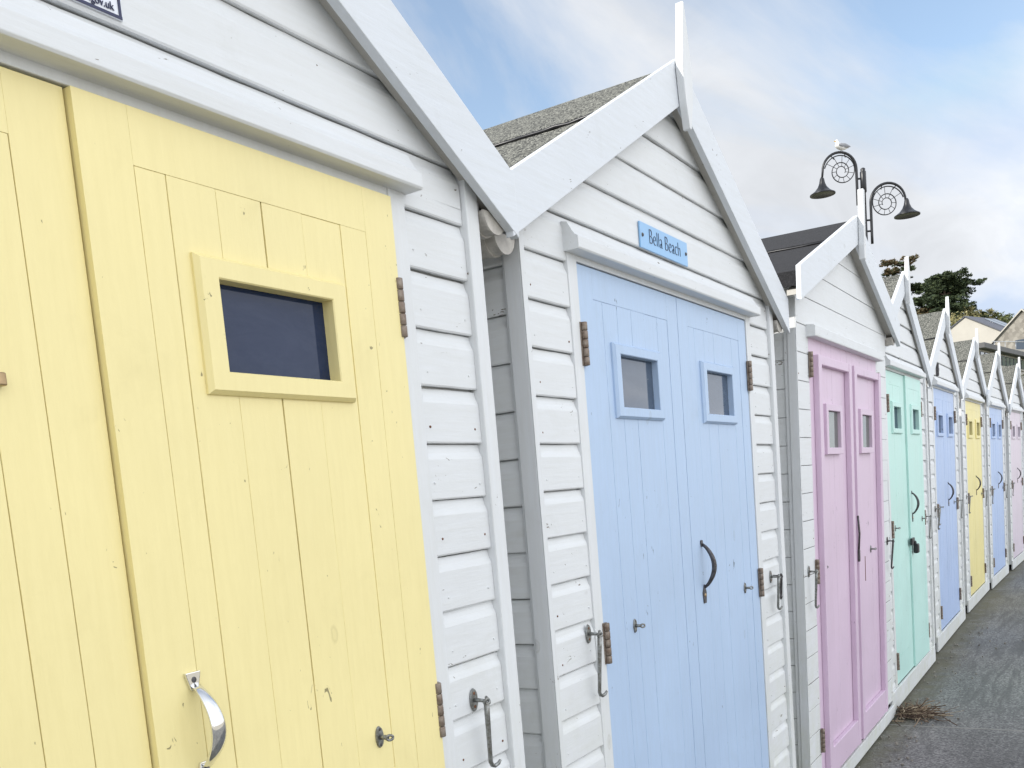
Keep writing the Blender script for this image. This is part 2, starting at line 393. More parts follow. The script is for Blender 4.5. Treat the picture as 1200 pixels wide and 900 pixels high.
def door_leaf(hut, x0, x1, z0, z1, col, y, seams, win, wz, wframe, proud=False, glassmat='glass', label=None, stile=.082, brail=.16, handle_side=False, ww=.32, wh=.20, fw=.045, trail=.078):
    'a ledged leaf: boards with open joints inside stiles and rails, and a little framed window'
    T = .03
    mb = MB(); a, b = x0 + stile, x1 - stile; c, d = z0 + brail, z1 - trail
    g = .0003; bev = .0011
    if not proud:
        mb.box(x0, a - g, y, y + T, z0, z1, .0005); mb.box(b + g, x1, y, y + T, z0, z1, .0005)
        mb.box(a - g + .0002, b + g - .0002, y + .0002, y + T, d + g, z1); mb.box(a - g + .0002, b + g - .0002, y + .0002, y + T, z0, c - g)
    else: a, b, c, d = x0, x1, z0, z1
    xs = [a] + [s for s in seams if a + .02 < s < b - .02] + [b]
    wx = (x0 + x1) / 2; hw = ww / 2 - .03; hh = wh / 2 - .03
    for i in range(len(xs) - 1):
        gap = random.choice((.0, .0001, .0003, .0008)); yy = y + random.uniform(0, .0012)
        l, r = xs[i] + gap, xs[i + 1] - gap
        if col == 'yellow' and handle_side and i in (2, 3): l, r = (l, xs[i + 1] - .0009) if i == 2 else (xs[i] + .0009, r)
        wob_ = lambda x, z, s_: x + s_ * (.0006 * max(-.5, noise.noise(Vector((x * 31, z * 9, 3)))) + .0003)
        def board(q0, q1):
            m_ = max(2, int((q1 - q0) / .05)); zs_ = [q0 + (q1 - q0) * k_ / m_ for k_ in range(m_ + 1)]
            if hut.location.x > 4: mb.box(l, r, yy, y + T - .002, q0, q1, bev); return
            mb.prism([(wob_(l, z_, 1), z_) for z_ in zs_] + [(wob_(r, z_, -1), z_) for z_ in zs_[::-1]], 'y', yy, y + T - .002, .0007)
        if l < wx + hw and r > wx - hw:      # boards are notched round the window opening
            p, q = wz - hh, wz + hh
            if l < wx - hw: mb.prism([(l, c), (r, c), (r, p), (wx - hw, p), (wx - hw, q), (r, q), (r, d), (l, d)], 'y', yy, y + T - .002, bev)
            elif r > wx + hw: mb.prism([(l, c), (r, c), (r, d), (l, d), (l, q), (wx + hw, q), (wx + hw, p), (l, p)], 'y', yy, y + T - .002, bev)
            else:
                for q0, q1 in ((c, p), (q, d)): board(q0, q1)
        else: board(c, d)
    bk = MB(); mb_, mb = mb, bk
    # backing ledges, behind the joints and clear of the window
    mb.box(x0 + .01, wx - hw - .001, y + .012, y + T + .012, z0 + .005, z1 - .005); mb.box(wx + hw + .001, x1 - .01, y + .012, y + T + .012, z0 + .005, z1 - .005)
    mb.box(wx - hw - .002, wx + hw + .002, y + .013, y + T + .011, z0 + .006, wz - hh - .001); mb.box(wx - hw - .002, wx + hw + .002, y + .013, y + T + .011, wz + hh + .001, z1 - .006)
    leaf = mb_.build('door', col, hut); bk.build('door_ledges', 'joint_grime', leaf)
    if label: leaf['label'] = label
    if proud:
        fr = MB(); so, si = .055, .055; P = .026
        fa, fb = x0 + (.062 if proud == 'L' else .05), x1 - .004
        fr.box(fa, fa + si, y - P, y, z0 + .02, z1 - .07, .003); fr.box(fb - si, fb, y - P, y, z0 + .02, z1 - .07, .003)
        fr.box(fa + si + .0005, fb - si - .0005, y - P + .002, y, z1 - .11, z1 - .071, .003); fr.box(fa + si + .0005, fb - si - .0005, y - P + .002, y, z0 + .021, z0 + .15, .003)
        fr.build('door_frame_strips', col, leaf)
    # window frame, four mitred lengths with a splayed outer face
    wf = MB(); o_y = y - (.020 if proud else .012)
    ox0, ox1, oz0, oz1 = wx - ww / 2, wx + ww / 2, wz - wh / 2, wz + wh / 2
    ix0, ix1, iz0, iz1 = ox0 + fw, ox1 - fw, oz0 + fw * .85, oz1 - fw * .85
    bv = .006 if wframe != 'flat' else .0015
    oy2 = y + (-.004 if wframe != 'flat' else o_y - y + .002)
    ring = [[(ox0, y + .001, oz0), (ox1, y + .001, oz0), (ox1, y + .001, oz1), (ox0, y + .001, oz1)],
            [(ox0, oy2, oz0), (ox1, oy2, oz0), (ox1, oy2, oz1), (ox0, oy2, oz1)],
            [(ox0 + bv, o_y, oz0 + bv), (ox1 - bv, o_y, oz0 + bv), (ox1 - bv, o_y, oz1 - bv), (ox0 + bv, o_y, oz1 - bv)],
            [(ix0 - .002, o_y, iz0 - .002), (ix1 + .002, o_y, iz0 - .002), (ix1 + .002, o_y, iz1 + .002), (ix0 - .002, o_y, iz1 + .002)],
            [(ix0, o_y + .002, iz0), (ix1, o_y + .002, iz0), (ix1, o_y + .002, iz1), (ix0, o_y + .002, iz1)],
            [(ix0, y + .020, iz0), (ix1, y + .020, iz0), (ix1, y + .020, iz1), (ix0, y + .020, iz1)]]
    vs = [p for r_ in ring for p in r_]; fs = []
    for i in range(len(ring) - 1):
        for k in range(4): fs.append((4 * i + k, 4 * i + (k + 1) % 4, 4 * i + 4 + (k + 1) % 4, 4 * i + 4 + k))
    wf.add(vs, fs)
    wfo = wf.build('window_frame', col, leaf)
    gy = y + (-.004 if proud else .013 if glassmat == 'glass' else .008); gm = MB(); gm.box(ix0 - .0015, ix1 + .0015, gy, gy + .004, iz0 - .004, iz1 + .004); gm.build('window_pane', glassmat, leaf)
    return leaf

def hut(cx, y0, Wd, col, label, sz=1., rz=0., style='ship', apex=2.755, tip=2.185, half=None, dhalf=.655, dtop=2.064, dbot=.13, bary=-.05,
        seams=True, proud=False, glassmat='glass', handle='iron', hooks=(), door_off=0., fin='spear', fh=.15, roof='felt', leafproud=(0, 0), hingeZ=(1.865, 1.10, .28),
        zbot=0., bolts=((-1, .46, 1.115), (1, .49, 1.10)), tilt=0., wh=.20, ww=.32, wz=1.785, depth=2.15, corner=(.02, .042), frame=True, bolt_y=0, plainroof=False):
    h = empty('beach_hut', (cx, y0, zbot), rz); h.rotation_euler = (tilt, 0, rz)
    tag(h, label, 'beach hut', 'row of pastel beach huts along the promenade')
    hw = Wd / 2; half = half or hw + .10; ks = hw / .955
    slope = (apex - tip) / half; bv = .134                       # bargeboard height measured vertically
    roof_top = lambda x: apex - .022 - slope * abs(x)
    wall_top = lambda x: roof_top(x) - .045
    # front wall
    fo = dhalf * 1.0
    frw = .052 if frame else 0
    fw_ = MB(); zref = 2.061 if style == 'ship' else 2.227
    xi = fo + frw + door_off
    xiL = -(fo + frw) + door_off
    zh = dtop + .028
    clad(fw_, .10, zh, lambda z: -hw + corner[0], lambda z: xiL, zref, style)
    clad(fw_, .10, zh, lambda z: xi, lambda z: hw - corner[1], zref, style)
    za = wall_top(0); zc = wall_top(hw)
    lim = lambda z: min(hw - .002, max(.001, (za - z) / slope)) if z > zc else hw - .002
    clad(fw_, zh, za - .01, lambda z: -lim(z) + (corner[0] if z < zc else 0), lambda z: lim(z) - (corner[1] if z < zc else 0), zref, style)
    fw_.box(-hw + .004, xiL - .001, .0185, .05, .08, zh); fw_.box(xi + .001, hw - .004, .0185, .05, .08, zh)
    fw_.prism([(-hw + .004, zh), (hw - .004, zh), (hw - .004, zc), (0, za), (-hw + .004, zc)], 'y', .0185, .05)
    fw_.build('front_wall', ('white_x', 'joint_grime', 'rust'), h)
    # side and back walls
    for s in (-1, 1):
        sw = MB(); clad(sw, .10, zc - .0, lambda z: .03, lambda z: depth, zref - .03, style, 'y', s * (hw - .012), -s)
        sw.box(min(s * (hw - .03), s * (hw - .06)), max(s * (hw - .03), s * (hw - .06)), .051, depth - .001, .10, zc)
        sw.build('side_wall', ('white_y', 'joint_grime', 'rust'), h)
        cb = MB(); cwd = .045 if style == 'ship' else .036
        xa, xb = sorted((s * (hw - .019), s * hw)); cb.box(xa, xb, .0005 if s < 0 else .0195, cwd, .075, zc - .002, .0025)
        if s == 1 and style == 'ship': cb.box(hw - corner[1] + .0005, hw + .0035, -.013, .019, .07, zc - .002, .003)
        if s == -1: cb.box(-hw - .0005, -hw + corner[0] - .0005, -.0025, .0, .075, zc - .002, .001)
        cb.build('corner_board', 'white_z', h)
        fb = MB(); xa, xb = sorted((s * (hw + .001), s * (hw + .022))); fb.box(xa, xb, -.004, depth, zc - .075, zc + .012, .002); fb.build('fascia_board', 'white_y', h)
    MB().box(-hw + .03, hw - .03, depth - .03, depth, .1, zc).prism([(-hw + .03, zc), (hw - .03, zc), (0, za - .02)], 'y', depth - .03, depth).build('back_wall', 'white_x', h)
    MB().box(-hw + .06, hw - .06, .03, depth - .05, -.06, .10).build('plinth', 'plinth', h)
    # base board below the doors
    bb = MB(); bb.box(-hw + .002, hw - .002, -.0145, .002, .006, dbot - .006, .003); bb.build('base_board', 'white_x', h)
    # door frame
    if frame:
        df = MB(); q = .0035
        df.box(xiL + .0005, -fo + door_off - q, -.004, .03, dbot - .004, zh - .002, .002); df.box(fo + door_off + q, xi - .0005, -.004, .03, dbot - .004, zh - .002, .002)
        df.box(-fo + door_off - q + .0004, fo + door_off + q - .0004, -.003, .03, dtop + q, zh - .002, .002)
        df.build('door_frame', 'white_z', h)
    # drip moulding over the doors
    zl = dtop + .018; le = fo + .062 if frame else fo + .03
    lm = MB(); t = .040
    if style == 'flat':
        lm.prism([(.002, dtop - .002), (-.036, dtop - .002), (-.038, dtop + .002), (-.038, dtop + .040), (-.030, dtop + .046), (.002, dtop + .050)], 'x', -le + door_off, le + door_off, .001)
    else: lm.prism([(.002, zl), (-t, zl), (-t - .003, zl + .004), (-t - .003, zl + .030), (-t + .004, zl + .034), (-.028, zl + .044), (-.019, zl + .060), (-.015, zl + .068), (.002, zl + .072)], 'x', -le + door_off, le + door_off, .001)
    lm.build('drip_moulding', 'white_x', h)
    # roof
    ry = bary + .022
    for s in (-1, 1):
        rf = MB(); th = .022; e = half - .004
        P = [(0, roof_top(0) - .0), (s * e, roof_top(e)), (s * e, roof_top(e) - th), (0, roof_top(0) - th)]
        n = 10; ys_ = [ry + (depth + .06 - ry) * i / n for i in range(n + 1)]; ms = 5
        vs = []; fs = []
        for i, yy in enumerate(ys_):
            for j in range(ms + 1):
                t_ = j / ms; z = roof_top(e * t_) + (random.uniform(-.001, .001) if 0 < i < n and j not in (0,) else 0)
                vs.append((s * e * t_, yy, z))
        for i in range(n):
            for j in range(ms):
                a = i * (ms + 1) + j; fs.append((a, a + 1, a + ms + 2, a + ms + 1))
        rf.add(vs, fs)
        rf.prism([(0, roof_top(0) - .004), (s * e, roof_top(e) - .004), (s * (e), roof_top(e) - th - .012), (0, roof_top(0) - th)], 'y', ry + .001, depth + .059)
        # upper sheet laps the lower one with a wandering edge
        vs = []; fs = []; nn = 40; vv = random.random() * 9
        for i in range(nn + 1):
            yy = ry + (depth + .06 - ry) * i / nn; ft = .46 + .012 * noise.noise(Vector((yy * 5, vv, s))) + .008 * noise.noise(Vector((yy * 19, vv, s)))
            for tt, lift in ((.0, .0045), (ft, .011 + .003 * noise.noise(Vector((yy * 9, vv, 3)))), (ft, .0)):
                vs.append((s * e * tt, yy, roof_top(e * tt) + lift))
        for i in range(nn):
            for j in range(2): a = i * 3 + j; fs.append((a, a + 1, a + 4, a + 3))
        rf.add(vs, fs)
        # felt folded down over the eave
        xa, xb = sorted((s * (e - .002), s * (e + .004))); rf.box(xa, xb, ry + .002, depth + .06, roof_top(e) - .055, roof_top(e) + .002)
        rfo = rf.build('roof', roof, h)
        bd = MB(); bd.tube([(s * e * ((.46 + .012 * noise.noise(Vector((yy * 5, vv, s))) + .008 * noise.noise(Vector((yy * 19, vv, s)))) + .004), yy, roof_top(e * .46) - slope * e * .012 * noise.noise(Vector((yy * 5, vv, s))) + .002) for yy in [ry + .004 + (depth + .05 - ry) * i / 60 for i in range(61)]], .0055, 6)
        bd.build('seam_shadow_strip', 'lamp_black', rfo)  # black tube stands in for the shadow gap under the felt lap
        # bargeboard
        bg = MB(); zt = apex; A = 0.0015 * s
        poly = [(A, zt), (s * half, zt - slope * half), (s * (half + .001), zt - slope * half - bv), (A, zt - bv)]
        if s < 0: poly = poly[::-1]
        bg.prism(poly, 'y', bary + (0 if s > 0 else .0008), bary + .021, .0018)
        b_o = bg.build('bargeboard', 'white_o', h)
        so = MB(); zz = zt - bv + .022
        poly = [(s * .002, zz), (s * (half - .01), zz - slope * (half - .01)), (s * (half - .01), zz - slope * (half - .01) + .02), (s * .002, zz + .02)]
        so.prism(poly, 'y', bary + .0215, -.0006 + .0)
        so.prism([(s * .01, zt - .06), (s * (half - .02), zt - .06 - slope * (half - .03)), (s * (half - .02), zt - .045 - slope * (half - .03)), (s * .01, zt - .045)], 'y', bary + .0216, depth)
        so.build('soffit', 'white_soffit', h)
        # gutter
        gt = MB(); gx = s * (hw + .046 + (.003 if s < 0 else 0)); gz = zt - slope * half - bv + (.046 if s > 0 else .026); rr = .041; prof = []
        for k in range(13): t_ = pi + pi * k / 12; prof.append((gx + rr * cos(t_), gz + rr * sin(t_)))
        for k in range(13): t_ = 2 * pi - pi * k / 12; prof.append((gx + (rr - .004) * cos(t_), gz + (rr - .004) * sin(t_)))
        if style == 'flat' and s < 0: continue
        gy0 = bary if s > 0 else -.018
        gt.prism(prof, 'y', gy0 + .026, depth + .02)
        cap = [(gx + rr * 1.06 * cos(pi + pi * k / 12), gz + rr * 1.06 * sin(pi + pi * k / 12)) for k in range(13)]
        gt.prism(cap, 'y', gy0 + .024, gy0 + .030)
        for yy in (gy0 + .052,): gt.prism([(gx + rr * 1.08 * cos(pi + pi * k / 12), gz + rr * 1.08 * sin(pi + pi * k / 12)) for k in range(13)], 'y', yy, yy + .012)
        gt.build('gutter', 'gutter', h)
    if fin == 'spear':
        f = MB(); f.prism([(-.006, apex + fh), (.004, apex + fh), (.034, apex - .010), (.040, apex - .05), (.032, apex - .13), (.008, apex - .21), (-.006, apex - .21), (-.026, apex - .13), (-.038, apex - .04), (-.028, apex + .01)], 'y', bary - .024, bary - .0008, .002)
        f.build('finial', 'white_z', h)
    elif fin == 'batten':
        f = MB(); f.box(-.004, .030, bary - .028, bary - .001, apex - .205, apex + .118, .003); f.build('finial', 'white_z', h)
    # doors
    gp = .003; mid = door_off
    for s, nm in ((-1, 'L'), (1, 'R')):
        x0, x1 = (mid - fo, mid - gp / 2) if s < 0 else (mid + gp / 2, mid + fo)
        y = leafproud[0] if s < 0 else leafproud[1]
        base = x0 + .082; sm = [base + d for d in ((.052, .139, .229, .317, .410) if abs(x1 - x0) > .6 else (.05, .135, .215, .30, .38))] if not proud else [x0 + .117 + .092 * i for i in range(6)]
        leaf = door_leaf(h, x0, x1, dbot, dtop, col, y, sm, True, wz, 'splay' if not proud else 'flat', proud=(nm if proud else False), glassmat=glassmat, handle_side=s > 0, ww=ww, wh=wh, fw=.035 if proud or glassmat == 'glass_grey' else .039)
        hx = x0 - .001 if s < 0 else x1 + .001
        for hz in hingeZ: hinge(leaf, hx, hz)
        for bs, bx, bz in bolts:
            if bs == s: eye_bolt(leaf, mid + bs * bx, bz, y)
        if s == 1 and handle == 'chrome': bow_handle(leaf, mid + .072, 1.135, 1.292, y, 'chrome', 'chrome')
        if s == 1 and handle == 'iron': bow_handle(leaf, mid + .082, 1.118, 1.308, y, 'iron', 'iron')
        if s == 1 and handle == 'latch':
            lt = MB(); lt.box(mid + .010, mid + .030, y - .036, y - .026, 1.03, 1.09, .003); lt.tube([(mid + .02, y - .03, 1.26), (mid + .021, y - .036, 1.17), (mid + .02, y - .03, 1.08)], .005, 8)
            lt.build('latch', 'iron', leaf); MB().box(mid + .30, mid + .306, y - .002, y, .90, 1.03, .0004).build('rust_scar', 'rust', leaf)  # thin strip for the rusty scar on the door
        if s == 1 and handle == 'padlock':
            bow_handle(leaf, mid + .082, 1.12, 1.31, y, 'iron', 'iron')
            pk = MB(); pk.box(mid - .045, mid + .05, y - .016, y - .001, .955, 1.00, .003); pk.tube([(mid + .045 + .018 * cos(t), y - .02, .955 + .02 * sin(t)) for t in [pi * k / 10 for k in range(11)]], .004, 8)
            pk.box(mid + .02, mid + .075, y - .040, y - .008, .895, .958, .008); pk.build('padlock', 'black', leaf)
    for hk in hooks: hook(h, *hk)
    return h

GROUP = 'row of pastel beach huts along the promenade'
h1 = hut(.785, 0, 1.90, 'yellow', 'nearest beach hut, with big butter yellow doors and a chrome handle', handle='chrome', leafproud=(0, -.012), door_off=.018,
         dhalf=.642, hooks=((.79, 1.09, .135, .10),), bolts=((1, .458, 1.095), (-1, .45, 1.10)))
h2 = hut(2.865, 0, 1.90, 'blue', 'beach hut with pale blue doors under a small blue name sign, beside the yellow one', handle='iron', door_off=-.02, glassmat='glass_grey',
         hooks=((-.765, 1.14, .15, .0, -.002, 'cabin_hook', 1), (.775, 1.105, .12, .10), (.80, 1.105, .085, .35, -.004, 'cabin_hook', -1, 'iron', False)), bolts=((-1, .462, 1.115), (1, .49, 1.10)))
h3 = hut(4.945, -.012, 1.87, 'pink', 'beach hut with pink doors in raised frames and a black felt roof', style='flat', apex=2.695, tip=2.305, half=1.055, dhalf=.700, dtop=2.066, dbot=.085,
         bary=-.062, proud=True, glassmat='glass_curtain', handle='latch', fin='batten', roof='felt_black', frame=False, corner=(.003, .004), wh=.225, ww=.30, wz=1.68, door_off=-.04,
         hingeZ=(1.95, 1.06, .30), hooks=((-.86, 1.075, .15, .12), (.86, 1.06, .15, .0, -.002, 'cabin_hook', 1, 'iron')), tilt=radians(.95), bolts=((-1, .60, 1.07), (1, .45, 1.055)), zbot=0)
h4 = hut(6.755, .008, 1.70, 'green', 'beach hut with mint green doors and a black padlock, behind the pink one', dhalf=.60, handle='padlock', leafproud=(0, -.012), half=.96, bary=-.036, apex=2.725, fh=.085,
         tip=2.172, hooks=((.70, 1.10, .15, .05),), bolts=((-1, .47, 1.10), (1, .47, 1.10)))
h5 = hut(8.79, .036, 1.70, 'blue2', 'beach hut with sky blue doors just beyond the mint green one', dhalf=.58, half=.95, apex=2.735, tip=2.17, bary=-.038, fh=.09, hooks=((-.70, 1.12, .15, .0), (.70, 1.12, .15, .0), (-.66, 1.12, .12, .1)), bolts=((-1, .42, 1.12), (1, .42, 1.12)), glassmat='glass_grey')
h6 = hut(10.92, .045, 1.76, 'yellow2', 'small far beach hut with deep yellow doors, between two blue ones', dhalf=.60, half=1.0, apex=2.70, tip=2.17, bary=-.042, fh=.085, rz=radians(-.5), hooks=((-.70, 1.12, .15, .0), (.70, 1.12, .15, .0)), dtop=2.05)
h7 = hut(12.66, -.008, 1.60, 'blue2', 'far beach hut with blue doors, directly beyond the small yellow one', dhalf=.58, half=.95, apex=2.70, tip=2.16, bary=-.042, fh=.09, rz=radians(-1.4), hooks=((-.68, 1.12, .15, .0), (.68, 1.12, .15, .0)), glassmat='glass_grey', dtop=2.04)
h8 = hut(14.56, -.075, 1.56, 'pale_pink', 'far beach hut with pale pink doors near the right edge of the photo', dhalf=.58, half=.92, apex=2.68, tip=2.12, fh=.08, rz=radians(-2), hooks=((-.66, 1.12, .15, .0),), dtop=2.04)
h9 = hut(16.42, -.15, 1.60, 'green', 'farthest beach hut, mostly cut off by the right edge, with pale green doors', dhalf=.58, half=.92, apex=2.66, tip=2.10, fh=.08, rz=radians(-2.5), hooks=(), dtop=2.03)

# signs
MB().box(-.140, -.118, -.012, -.0005, 1.682, 1.698, .002).build('catch', 'brass', h1)
s = MB(); s.box(-.180, .180, -.006, -.0005, -.036, .036, .0012)
sg = s.build('name_sign', 'sign_blue', h2, (2.768 - 2.865, -.001, 2.206)); sg['label'] = 'small blue name sign reading Bella Beach'
text_mesh('lettering', 'Bella Beach', .062, 'navy', sg, (.0, -.0068, .002), offset=-.0017, sx=.86)
for x in (-.165, .165):
    MB().lathe([(0, .004), (.004, .003), (.006, 0)], 14, Matrix.Translation((x, -.006, 0)) @ Matrix.Rotation(pi / 2, 4, 'X')).build('screw', 'iron', sg)
s = MB(); s.box(-.46, 0, -.004, -.0005, 0, .10, .0008)
sg = s.build('notice_plate', 'sign_white', h1, (.905 - .785, -.001, 2.178)); sg['label'] = 'white notice plate with navy border'
s = MB(); s.box(-.458, -.002, -.0052, -.0041, .0005, .0045); s.box(-.0065, -.0025, -.0052, -.0041, .0046, .098); s.box(-.458, -.454, -.0052, -.0041, .0046, .098); s.box(-.453, -.0066, -.0052, -.0041, .094, .098)
s.build('border', 'navy', sg)
text_mesh('lettering', 'n.gov.uk', .0145, 'navy', sg, (-.014, -.0052, .0125), align='RIGHT', sx=.9)
MB().lathe([(0, .005), (.013, .005), (.016, 0)], 20, Matrix.Translation((-.09, 0, .11 + 2.06 - .02)) @ Matrix.Diagonal((1, 1, 1.4, 1)) @ Matrix.Rotation(pi / 2, 4, 'X')).build('number_disc', 'galv', h4, (0, 0, .005))
sb = MB(); sb.box(-.395, -.375, -.022, -.001, 2.165, 2.265, .002); sb.box(-.30, -.29, -.012, -.001, 2.21, 2.235, .002); sb.build('wall_bracket', 'iron', h5)

# ------------------------------------------------------------------ ground and hill
def grid(name, mat, x0, x1, nx, y0, y1, ny, hf, px=1.):
    vs = []; fs = []
    for i in range(nx + 1):
        for j in range(ny + 1):
            x = x0 + (x1 - x0) * (i / nx) ** px; y = y0 + (y1 - y0) * j / ny; vs.append((x, y, hf(x, y)))
    for i in range(nx):
        for j in range(ny): a = i * (ny + 1) + j; fs.append((a, a + 1, a + ny + 2, a + ny + 1))
    mb = MB(); mb.add(vs, fs, True); return mb.build(name, mat)
gmat, nt, b = new_mat('shore_ground'); o = coords(nt)
r = ramp(nt, noi(nt, o, .4, 6, .7), [(.35, (.34, .31, .25)), (.65, (.46, .43, .36))]); nt.links.new(r.outputs[0], b.inputs['Base Color']); b.inputs['Roughness'].default_value = .95
tag(grid('ground', gmat, -900, 1200, 4, -900, 900, 4, lambda x, y: -.05), 'pale sandy ground beyond the walkway', None, None, 'structure')
tag(grid('promenade', 'asphalt', -12, 60, 90, -5.2, 8, 40, lambda x, y: .004 * noise.noise(Vector((x * .7, y * .9, 0))) - .008), 'grey asphalt promenade', None, None, 'structure')
hmat, nt, b = new_mat('hill_grass'); o = coords(nt)
r = ramp(nt, noi(nt, o, .12, 7, .7), [(.3, (.05, .075, .025)), (.55, (.11, .12, .045)), (.75, (.17, .15, .08))]); nt.links.new(r.outputs[0], b.inputs['Base Color']); b.inputs['Roughness'].default_value = 1
def hillh(x, y):
    t = max(0, (x - 34) / 131); e = min(1, max(0, (y + 22) / 18)); e = e * e * (3 - 2 * e)
    return -.4 + e * (18.6 * min(t, 1.0) ** 1.7 + .25 * noise.noise(Vector((x * .1, y * .1, 1))))
tag(grid('hill', hmat, 30, 420, 80, -60, 300, 60, hillh), 'grassy hillside rising behind the huts', None, None, 'structure')

# ------------------------------------------------------------------ dry twigs at the foot of the pink and green huts
tmat, nt, b = new_mat('dry_seaweed_twigs'); g_ = nt.nodes.new('ShaderNodeNewGeometry')
r = ramp(nt, g_.outputs['Random Per Island'], [(0, (.05, .028, .02)), (.4, (.15, .105, .07)), (.75, (.27, .20, .13)), (1, (.40, .33, .23))]); nt.links.new(r.outputs[0], b.inputs['Base Color']); b.inputs['Roughness'].default_value = .9
tw = MB(); rnd = random.Random(3)
for i in range(260):
    cx_ = 5.92 + rnd.gauss(0, .07); cy_ = -.04 - abs(rnd.gauss(0, .085)); a = rnd.gauss(-1.1, 1.1); L = rnd.uniform(.04, .15)
    z = .004 + abs(rnd.gauss(0, .022)) * max(0, 1 + cy_ * 2.5)
    d = Vector((cos(a), sin(a), rnd.gauss(0, .15))); p = Vector((cx_, cy_, z)); pts = []
    for k in range(5):
        pts.append(p.copy()); d += Vector((rnd.gauss(0, .25), rnd.gauss(0, .25), rnd.gauss(0, .12))); p = p + d * (L / 4); p.z = max(.003, p.z); p.y = min(p.y, -.02)
    tw.tube(pts, rnd.uniform(.0010, .0034), 4)
tag(tw.build('twig_heap', tmat), 'small heap of dry brown twigs on the asphalt between the pink and green huts', 'twig heap')
lf = MB()
for i in range(150):
    x = rnd.uniform(4.2, 9.5); y = -.03 - abs(rnd.gauss(0, .14)); sz_ = rnd.uniform(.003, .010)
    bm = bmesh.new(); bmesh.ops.create_icosphere(bm, subdivisions=1, radius=sz_)
    for v in bm.verts: v.co *= rnd.uniform(.6, 1.2)
    lf.bm(bm, mat=Matrix.Translation((x, y, sz_ * .4)) @ Matrix.Rotation(rnd.random() * 6, 4, 'Z'))
tag(lf.build('grit', simple('loose_grit', (.30, .28, .24), .9, 0, .5, 9)), 'loose grit along the foot of the huts', 'grit', None, 'stuff')

# ------------------------------------------------------------------ street lamp with two ammonite brackets
D = 18.; px = D / FP
gr = at(1014, 700, D); base = Vector((gr.x, gr.y, 0))
top = at(1011, 197, D); bt = at(1013, 262, D)
ang = atan2(R.y, R.x)
lamp = empty('street_lamp', (top.x, top.y, 0), ang)
tag(lamp, 'black street lamp with two ammonite brackets rising behind the pink hut', 'street lamp')
# local frame: x to the right in the row's view, z up
lp = MB(); zt = top.z
lp.lathe([(.11, 0), (.11, .5), (.085, .6), (.06, 1.2), (.040, zt - 1.1), (.038, zt - .46), (.056, zt - .44), (.056, zt - .07), (.04, zt - .05), (.046, zt - .02), (.03, zt), (0, zt + .01)], 20)
lp.build('post', 'lamp_black', lamp)
def bracket(sx, xa, zb, zt_, loopx, hoop_w, zlamp):
    '''vertical rod at xa from zb up, bending over as a hoop to the lamp at loopx'''
    mb = MB(); r = abs(loopx - xa) / 2; cx_ = (loopx + xa) / 2; zc = zt_ - r * 1.02
    pts = [(xa, 0, zb + (zc - zb) * k / 5) for k in range(6)]
    pts += [(cx_ + sx * -1 * r * cos(pi * k / 16), 0, zc + r * 1.02 * sin(pi * k / 16)) for k in range(1, 17)]
    pts += [(loopx + sx * .02, 0, zlamp + .10)]
    rr = [.027] * 6 + [.027 - .005 * k / 16 for k in range(1, 17)] + [.02]
    mb.tube(pts, rr, 8)
    for f_ in ((.15, .45, .8) if sx < 0 else (.35, .65)):
        z = zb + (zc - zb) * f_ * .9; mb.tube([(xa, 0, z), (0, 0, z)], .018, 8)
    mb.build('bracket', 'lamp_black', lamp)
    # ammonite spiral with ribs
    sp = MB(); ccx, ccz = cx_ - sx * r * .12, zc - r * .06; out = []; per = 44; turns = 2.55; N = int(per * turns)
    for k in range(N + 1):      # starts on the lamp side, runs over the top to the post side and winds inwards
        tau = k / per; rad = r * 1.02 * .545 ** tau; th = (pi - .22 if sx < 0 else .22) + (-1 if sx < 0 else 1) * 2 * pi * tau
        out.append(Vector((ccx + rad * cos(th), .0, ccz + rad * sin(th))))
    sp.tube(out, [.0110 - .003 * k / N for k in range(N + 1)], 6)
    for k in range(2, N - per, 4): sp.tube([out[k], out[k + per]], .0055, 5)
    for th in (1.05, 1.9, 2.5): d = Vector((-sx * -cos(th) * 1., 0, sin(th))); sp.tube([Vector((ccx, 0, ccz)) + d * r * .80, Vector((cx_, 0, zc)) + d * r * 1.0], .010, 5)
    sp.build('ammonite_scroll', 'lamp_black', lamp)
    sh = MB(); mt_ = Matrix.Translation((loopx + sx * .02, 0, zlamp))
    sh.lathe([(.022, .14), (.04, .11), (.055, .03), (.085, -.04), (.14, -.105), (.205, -.15), (.235, -.165), (.235, -.185), (.19, -.172), (0, -.165)], 22, mt_)
    sh.build('lamp_shade', 'lamp_black', lamp)
def loc(u, v):
    p = at(u, v, D); d = p - Vector((top.x, top.y, 0)); return (d.x * cos(ang) + d.y * sin(ang), p.z)
xL, zL0 = loc(1007, 239); _, zLt = loc(985, 179); xLl, zLl = loc(965.5, 216)
bracket(-1, xL, zL0, zLt, xLl, 0, zLl)
xR, zR0 = loc(1026, 283); _, zRt = loc(1044, 213.5); xRl, zRl = loc(1063.5, 240)
bracket(1, xR, zR0, zRt, xRl, 0, zRl)
